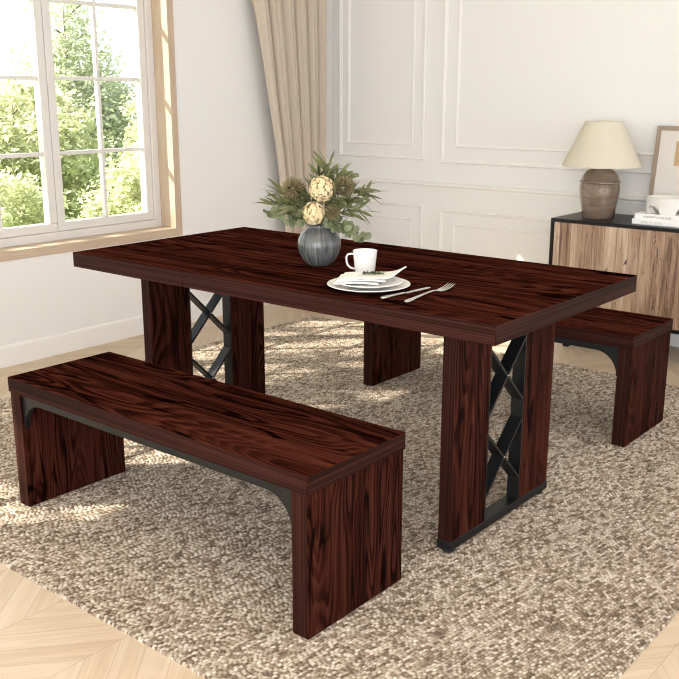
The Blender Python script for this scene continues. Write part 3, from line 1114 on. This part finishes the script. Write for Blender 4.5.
def make_mug():
    t = thing('mug', 'white porcelain mug with a thin loop handle behind the plates', 'mug', (0.216, -0.114, TZ))
    bm = new()
    add_lathe(bm, [(0, 0), (0.0275, 0), (0.0295, 0.002), (0.031, 0.008), (0.0385, 0.077), (0.0388, 0.0785), (0.0382, 0.0795), (0.0370, 0.0785), (0.0362, 0.077), (0.029, 0.010), (0.0, 0.006)], 64)
    bmesh.ops.remove_doubles(bm, verts=bm.verts[:], dist=1e-5)
    link('body', bm, M['ceramic'], t, smooth='angle')
    bm = new()
    D = -RV * 0.97 + FV * 0.24
    D.normalize()
    prof = [(0.0355, 0.066), (0.046, 0.0665), (0.056, 0.064), (0.0605, 0.056), (0.060, 0.042), (0.056, 0.030), (0.047, 0.022), (0.033, 0.0185)]
    add_tube(bm, [D * r + Vector((0, 0, z)) for r, z in prof], 0.0032, 12)
    link('handle', bm, M['ceramic'], t, smooth=True)
make_mug()

def strip(bm, stations, axis_d, axis_s, base):
    """flat rounded bar: stations of (distance, half width, thickness, height)"""
    rings = []
    for dist, hw, th, z in stations:
        ring = []
        for k in range(12):
            a = 2 * PI * k / 12
            p = base + axis_d * dist + axis_s * (hw * math.cos(a)) + Vector((0, 0, z + th / 2 * math.sin(a)))
            ring.append(bm.verts.new(p))
        rings.append(ring)
    for A, B in zip(rings, rings[1:]):
        for k in range(12):
            bm.faces.new((A[k], A[(k + 1) % 12], B[(k + 1) % 12], B[k]))
    bm.faces.new(rings[0][::-1]); bm.faces.new(rings[-1])

def make_cutlery():
    # knife
    a, c = Vector((0.475, -0.369, 0)), Vector((0.489, -0.149, 0))
    d = (c - a).normalized(); s = Vector((-d.y, d.x, 0)) * -1
    L = (c - a).length
    t = thing('table_knife', 'silver table knife beside the plates, nearer to them than the fork', 'knife', (a.x, a.y, TZ))
    bm = new()
    strip(bm, [(0.0, 0.003, 0.004, 0.0026), (0.003, 0.0075, 0.0055, 0.0030), (0.014, 0.0098, 0.007, 0.0036), (0.030, 0.0085, 0.0065, 0.0034), (0.040, 0.0060, 0.006, 0.0032), (0.050, 0.0072, 0.0065, 0.0034),
               (0.070, 0.0058, 0.006, 0.0032), (0.092, 0.0050, 0.006, 0.0032), (0.097, 0.0066, 0.006, 0.0032), (0.102, 0.0056, 0.004, 0.0024)], d, s, Vector((0, 0, 0)))
    link('handle', bm, M['steel'], t, smooth=True)
    bm = new()
    strip(bm, [(0.100, 0.0052, 0.003, 0.002), (0.108, 0.0072, 0.0026, 0.0018), (0.150, 0.0086, 0.0022, 0.0016), (L - 0.030, 0.0088, 0.002, 0.0015), (L - 0.010, 0.0076, 0.0018, 0.0014), (L - 0.002, 0.004, 0.0016, 0.0013), (L, 0.001, 0.0014, 0.0012)], d, s, Vector((0, 0, 0)))
    link('blade', bm, M['steel'], t, smooth=True)
    # fork
    a, c = Vector((0.556, -0.365, 0)), Vector((0.533, -0.100, 0))
    d = (c - a).normalized(); s = Vector((d.y, -d.x, 0))
    L = (c - a).length
    t = thing('table_fork', 'silver table fork with four tines, nearest the table end', 'fork', (a.x, a.y, TZ))
    bm = new()
    strip(bm, [(0.0, 0.003, 0.004, 0.0026), (0.003, 0.0075, 0.0055, 0.0032), (0.014, 0.0098, 0.007, 0.0038), (0.032, 0.0085, 0.0065, 0.0042), (0.044, 0.0062, 0.006, 0.0050), (0.060, 0.0058, 0.006, 0.0055),
               (0.085, 0.0042, 0.005, 0.0065), (0.120, 0.0030, 0.0042, 0.0080), (0.150, 0.0030, 0.004, 0.0080), (0.166, 0.0040, 0.0032, 0.0062), (0.176, 0.0075, 0.0028, 0.0045)], d, s, Vector((0, 0, 0)))
    link('handle', bm, M['steel'], t, smooth=True)
    bm = new()
    strip(bm, [(0.174, 0.0070, 0.0026, 0.0050), (0.184, 0.0120, 0.0024, 0.0028), (0.198, 0.0135, 0.0022, 0.0022), (0.212, 0.0135, 0.0022, 0.0026)], d, s, Vector((0, 0, 0)))
    head = link('head', bm, M['steel'], t, smooth=True)
    for k in range(4):
        o = -0.0114 + 0.0076 * k
        bm = new()
        strip(bm, [(0.209, 0.0021, 0.0022, 0.0026), (0.235, 0.0019, 0.0020, 0.0040), (L - 0.014, 0.0016, 0.0018, 0.0075), (L, 0.0006, 0.0012, 0.0110)], d, s, s * o)
        link('tine', bm, M['steel'], head, smooth=True)
make_cutlery()

# ------------------------------------------------------------------ vase and bouquet
VX, VY = -0.018, -0.064
def make_vase():
    t = thing('vase', 'round streaked grey ceramic vase holding the bouquet', 'vase', (VX, VY, TZ))
    bm = new()
    prof = [(0.0, 0.0), (0.036, 0.0), (0.041, 0.003), (0.056, 0.018), (0.068, 0.040), (0.0735, 0.064), (0.0710, 0.086), (0.061, 0.108), (0.049, 0.121), (0.041, 0.127), (0.0395, 0.132), (0.041, 0.137), (0.039, 0.139),
            (0.036, 0.136), (0.035, 0.128), (0.044, 0.119), (0.057, 0.104), (0.066, 0.085), (0.069, 0.064), (0.060, 0.034), (0.040, 0.010), (0.0, 0.008)]
    add_lathe(bm, prof, 96)
    bmesh.ops.remove_doubles(bm, verts=bm.verts[:], dist=1e-5)
    # pressed vertical flutes
    for v in bm.verts:
        r = math.hypot(v.co.x, v.co.y)
        if r > 0.03:
            a = math.atan2(v.co.y, v.co.x)
            k = 1 + 0.004 * math.cos(a * 16) * min(1, v.co.z / 0.03) * (1 if v.co.z < 0.125 else 0)
            v.co.x *= k; v.co.y *= k
    link('body', bm, M['vase'], t, smooth='angle')
make_vase()

V0 = Vector((VX, VY, TZ))
def at(r, z, dep=0.0):
    return V0 + RV * r + FV * dep + Vector((0, 0, z - TZ))

def stem_path(r, z, dep, sag=0.0, seed=0):
    """from the floor of the vase through the neck out to the tip"""
    rn = random.Random(seed)
    neck = V0 + RV * max(-0.022, min(0.022, r * 0.16)) + FV * max(-0.02, min(0.02, dep * 0.2)) + Vector((0, 0, 0.134))
    foot = V0 + RV * (-r * 0.06) + Vector((0, 0, 0.022))
    tip = at(r, z, dep)
    ctrl = neck + Vector((0, 0, 0.30 * max(0.04, (z - TZ - 0.13)) + 0.35 * (tip - neck).length * (0.5 + sag)))
    ctrl = ctrl + (tip - neck) * 0.25
    pts = [foot, neck]
    for k in range(1, 11):
        f = k / 10
        pts.append(neck * (1 - f) ** 2 + ctrl * 2 * f * (1 - f) + tip * f * f)
    return [p - V0 for p in pts]

def sprig(kind, r, z, dep, label, seed, nleaf, L, W, sag=0.0, group=None, start=0.35, spread=1.0):
    rn = random.Random(seed)
    t = thing(kind, label, 'plant', tuple(V0), 0, group)
    pts = stem_path(r, z, dep, sag, seed)
    bm = new(); add_tube(bm, pts, [0.0016] * 4 + [0.0014] * 4 + [0.001] * 4, 6)
    link('stem', bm, M['stem'], t, smooth=True)
    bm = new()
    n = len(pts) - 1
    for k in range(nleaf):
        f = start + (1 - start) * (k + 0.5 * rn.random()) / nleaf
        f = min(f, 0.999)
        x = f * n; i = int(x); g = x - i
        p = pts[i].lerp(pts[i + 1], g)
        tg = (pts[i + 1] - pts[i]).normalized()
        side = tg.cross(Vector((rn.uniform(-1, 1), rn.uniform(-1, 1), rn.uniform(-1, 1)))).normalized()
        if kind == 'olive_sprig':
            d = (tg * rn.uniform(0.5, 1.1) + side * rn.uniform(0.5, 1.0) * spread).normalized()
            leaf(bm, p, d, Vector((rn.uniform(-1, 1), rn.uniform(-1, 1), rn.uniform(-0.2, 1))), L * rn.uniform(0.7, 1.2), W * rn.uniform(0.8, 1.2), 5, rn.uniform(-0.1, 0.3))
        else:
            d = (tg * rn.uniform(0.1, 0.6) + side).normalized()
            upv = (-FV + Vector((rn.uniform(-0.8, 0.8), rn.uniform(-0.8, 0.8), rn.uniform(0, 1.0))))
            leaf(bm, p, d, upv, L * rn.uniform(0.7, 1.15), W * rn.uniform(0.8, 1.15), 8, rn.uniform(-0.05, 0.15), 'round')
    if kind == 'olive_sprig':
        leaf(bm, pts[-1], (pts[-1] - pts[-2]), Vector((0, 0, 1)), L, W, 5, 0.05)
    link('leaves', bm, M['olive_leaf'] if kind == 'olive_sprig' else M['euca_leaf'], t, smooth=True)
    return t

OL = 'lance leaf sprigs in the bouquet'
for i, (r, z, dep, lab, n, sg) in enumerate([
        (-0.160, 0.955, 0.00, 'lance-leaf sprig reaching furthest left from the vase, low in the bouquet', 20, 0.0),
        (-0.135, 0.985, 0.03, 'lance-leaf sprig at upper left of the bouquet, beside the fuzzy brown bloom', 18, 0.0),
        (-0.100, 0.955, -0.04, 'short lance-leaf sprig on the left front of the bouquet', 16, 0.0),
        (0.030, 1.068, 0.04, 'tallest lance-leaf sprig standing upright at the top of the bouquet', 24, 0.0),
        (0.000, 1.050, 0.05, 'upright lance-leaf sprig just left of the tallest one', 18, 0.0),
        (0.062, 1.045, 0.03, 'upright lance-leaf sprig just right of the tallest one', 18, 0.0),
        (0.165, 0.990, -0.01, 'lance-leaf sprig reaching furthest right from the vase', 22, 0.0),
        (0.135, 1.005, 0.02, 'dark lance-leaf sprig on the right, above the furthest right one', 18, 0.0),
        (0.140, 0.935, -0.03, 'lance-leaf sprig bending low on the right over the mug', 16, 0.1),
        (0.060, 0.985, -0.05, 'lance-leaf sprig in the right middle, in front of the brown bloom', 14, 0.0),
        (-0.045, 0.985, -0.02, 'lance-leaf sprig in the middle, left of the upper cream bloom', 16, 0.0)]):
    sprig('olive_sprig', r, z, dep, lab, 100 + i, int(n * 1.25), 0.070, 0.0105, sg, OL)
EU = 'eucalyptus sprigs in the bouquet'
for i, (r, z, dep, lab, n, sg, st) in enumerate([
        (-0.172, 0.925, -0.01, 'round-leaf eucalyptus sprig drooping at the far left', 13, 0.05, 0.45),
        (-0.110, 0.905, -0.05, 'round-leaf eucalyptus sprig at the lower left, above the table', 11, 0.1, 0.35),
        (0.150, 0.843, -0.04, 'round-leaf eucalyptus sprig hanging down towards the mug', 14, 0.15, 0.35),
        (0.090, 0.868, -0.06, 'round-leaf eucalyptus sprig spilling over the right of the vase rim', 11, 0.1, 0.3),
        (0.112, 1.050, 0.03, 'round-leaf eucalyptus sprig rising at the upper right', 11, 0.0, 0.5),
        (0.080, 0.970, -0.04, 'round-leaf eucalyptus sprig in the middle right of the bouquet', 12, 0.0, 0.35),
        (-0.060, 0.925, -0.06, 'round-leaf eucalyptus sprig left of the lower cream bloom', 10, 0.0, 0.3),
        (0.035, 0.905, -0.07, 'round-leaf eucalyptus sprig over the front of the vase rim', 9, 0.0, 0.3)]):
    sprig('eucalyptus_sprig', r, z, dep, lab, 200 + i, int(n * 1.5), 0.028, 0.026, sg, EU, st)

def bloom(kind, r, z, dep, R, label, seed, group):
    rn = random.Random(seed)
    t = thing(kind, label, 'flower', tuple(V0), 0, group)
    pts = stem_path(r, z - R * 0.5, dep, 0.0, seed)
    bm = new(); add_tube(bm, pts, 0.002, 6)
    link('stem', bm, M['stem'], t, smooth=True)
    c = at(r, z, dep) - V0
    if kind == 'cream_flower':
        bm = new(); bmesh.ops.create_icosphere(bm, subdivisions=3, radius=R * 0.80, matrix=Matrix.Translation(c))
        link('core', bm, M['bloom_core'], t, smooth=True)
        bm = new()
        N = 150
        for k in range(N):
            zz = 1 - 2 * (k + 0.5) / N
            ph = k * 2.39996 + rn.uniform(-0.25, 0.25)
            nrm = Vector((math.sqrt(1 - zz * zz) * math.cos(ph), math.sqrt(1 - zz * zz) * math.sin(ph), zz))
            p = c + nrm * R * rn.uniform(0.80, 0.98)
            tilt = Vector((rn.uniform(-.5, .5), rn.uniform(-.5, .5), rn.uniform(-.5, .5)))
            ta = nrm.orthogonal().normalized(); tb = nrm.cross(ta)
            a0 = rn.random() * PI
            for q in range(4):
                a = a0 + q * PI / 2
                d = (ta * math.cos(a) + tb * math.sin(a) + nrm * 0.35 + tilt * 0.6)
                leaf(bm, p, d, nrm + tilt, R * 0.23, R * 0.20, 3, 0.25, 'round')
        link('petals', bm, M['cream_petal'], t, smooth=True)
    else:
        bm = new()
        for k in range(800):
            nrm = Vector((rn.gauss(0, 1), rn.gauss(0, 1), rn.gauss(0, 1))).normalized()
            p = c + nrm * R * rn.uniform(0.30, 0.55)
            leaf(bm, p, nrm + Vector((rn.uniform(-.4, .4), rn.uniform(-.4, .4), rn.uniform(-.2, .5))), Vector((rn.uniform(-1, 1), rn.uniform(-1, 1), rn.uniform(-1, 1))), R * rn.uniform(0.3, 0.55), R * 0.07, 3, 0.1)
        link('florets', bm, M['fuzzy'], t, smooth=True)
bloom('cream_flower', 0.010, 1.008, -0.050, 0.042, 'round cream flower head, upper of the two in the vase', 1, 'cream flower heads in the bouquet')
bloom('cream_flower', -0.016, 0.930, -0.065, 0.037, 'round cream flower head, lower of the two, just above the vase rim', 2, 'cream flower heads in the bouquet')
bloom('fuzzy_flower', -0.085, 1.005, -0.005, 0.046, 'fuzzy olive brown flower head at the left of the bouquet', 3, 'fuzzy brown flower heads in the bouquet')
bloom('fuzzy_flower', 0.083, 1.010, 0.000, 0.044, 'fuzzy olive brown flower head at the right of the bouquet', 4, 'fuzzy brown flower heads in the bouquet')
bloom('fuzzy_flower', 0.046, 0.935, -0.055, 0.032, 'small fuzzy brown flower head right of the lower cream flower', 5, 'fuzzy brown flower heads in the bouquet')

# ------------------------------------------------------------------ garden
GZ = -0.55
b = new(); add_box(b, -60, XW - 0.2, -40, 60, GZ - 0.2, GZ)
struct(link('ground_outside', b, M['lawn']))

def make_tree(name, loc, crown, nleaf, lsize, label, seed, mat, conic=False, trunk=0.12, dens=0.6):
    rn = random.Random(seed)
    t = thing(name, label, 'tree', (loc[0], loc[1], GZ), 0, 'garden trees outside the window')
    cz, rx, ry, rz = crown
    bm = new()
    add_tube(bm, [(0, 0, 0), (0.05, 0.02, cz * 0.5), (0, 0, cz), (0.02, 0, cz + rz * 0.7)], [trunk, trunk * 0.8, trunk * 0.55, trunk * 0.15], 10)
    for k in range(9):
        a = k * 2.4
        h = cz - rz * 0.5 + rz * 1.2 * k / 9
        w = 0.7 * (1 - 0.07 * k)
        add_tube(bm, [(0, 0, h), (rx * w * 0.5 * math.cos(a), ry * w * 0.5 * math.sin(a), h + rz * 0.12), (rx * w * math.cos(a), ry * w * math.sin(a), h + rz * 0.2)], [trunk * 0.35, trunk * 0.2, trunk * 0.05], 6)
    link('trunk', bm, M['bark'], t, smooth=True)
    bm = new()
    cl = []
    nc = max(30, nleaf // 60)
    for k in range(nc):
        while True:
            q = Vector((rn.uniform(-1, 1), rn.uniform(-1, 1), rn.uniform(-1, 1)))
            if conic:
                if math.hypot(q.x, q.y) < (1 - q.z) * 0.5 + 0.05:
                    break
            elif dens < q.length < 1:
                break
        cl.append((Vector((q.x * rx, q.y * ry, cz + q.z * rz)), rn.uniform(0.10, 0.22) * (rx + ry + rz) / 3))
    for k in range(nleaf):
        c, s = rn.choice(cl)
        p = c + Vector((rn.gauss(0, 1), rn.gauss(0, 1), rn.gauss(0, 0.6))) * s * 0.55
        d = Vector((rn.gauss(0, 1), rn.gauss(0, 1), rn.gauss(0, 0.7) - 0.2))
        up = Vector((rn.gauss(0, 0.7), rn.gauss(0, 0.7), 1))
        d.normalize()
        sd = d.cross(up).normalized()
        L = lsize * rn.uniform(0.6, 1.3)
        v = [bm.verts.new(p), bm.verts.new(p + d * L * 0.5 + sd * L * 0.25), bm.verts.new(p + d * L), bm.verts.new(p + d * L * 0.5 - sd * L * 0.25)]
        bm.faces.new(v)
    link('foliage', bm, mat, t, autosmooth='keep')
TL, TD = M['tree_leaf'], M['tree_leaf_dark']
make_tree('conifer_tree', (-13.4, 8.3), (2.1, 1.9, 1.9, 1.85), 34000, 0.11, 'tall pointed tree behind the right sash of the window', 11, TD, True, 0.07)
make_tree('leafy_tree', (-9.2, 4.5), (0.95, 1.15, 1.2, 1.15), 20000, 0.10, 'bushy light green tree behind the left sash of the window', 12, TL, False, 0.04, 0.2)
make_tree('leafy_tree', (-9.2, 7.85), (1.1, 1.15, 1.3, 1.35), 20000, 0.10, 'bushy light green tree at the right edge of the window', 13, TL, False, 0.04, 0.2)
make_tree('garden_shrub', (-6.4, 2.3), (0.40, 0.9, 0.88, 0.90), 18000, 0.075, 'low yellow green shrub at the foot of the left window sash', 14, TL, False, 0.02, 0.2)
make_tree('garden_shrub', (-6.4, 4.6), (0.40, 0.9, 0.88, 0.90), 18000, 0.075, 'low yellow green shrub at the foot of the right window sash', 15, TL, False, 0.02, 0.2)
make_tree('shade_tree', (-5.9, -5.0), (5.2, 2.4, 2.6, 1.6), 1800, 0.24, 'broad shade tree outside, to the left of the window view', 16, TL, False, 0.2, 0.1)
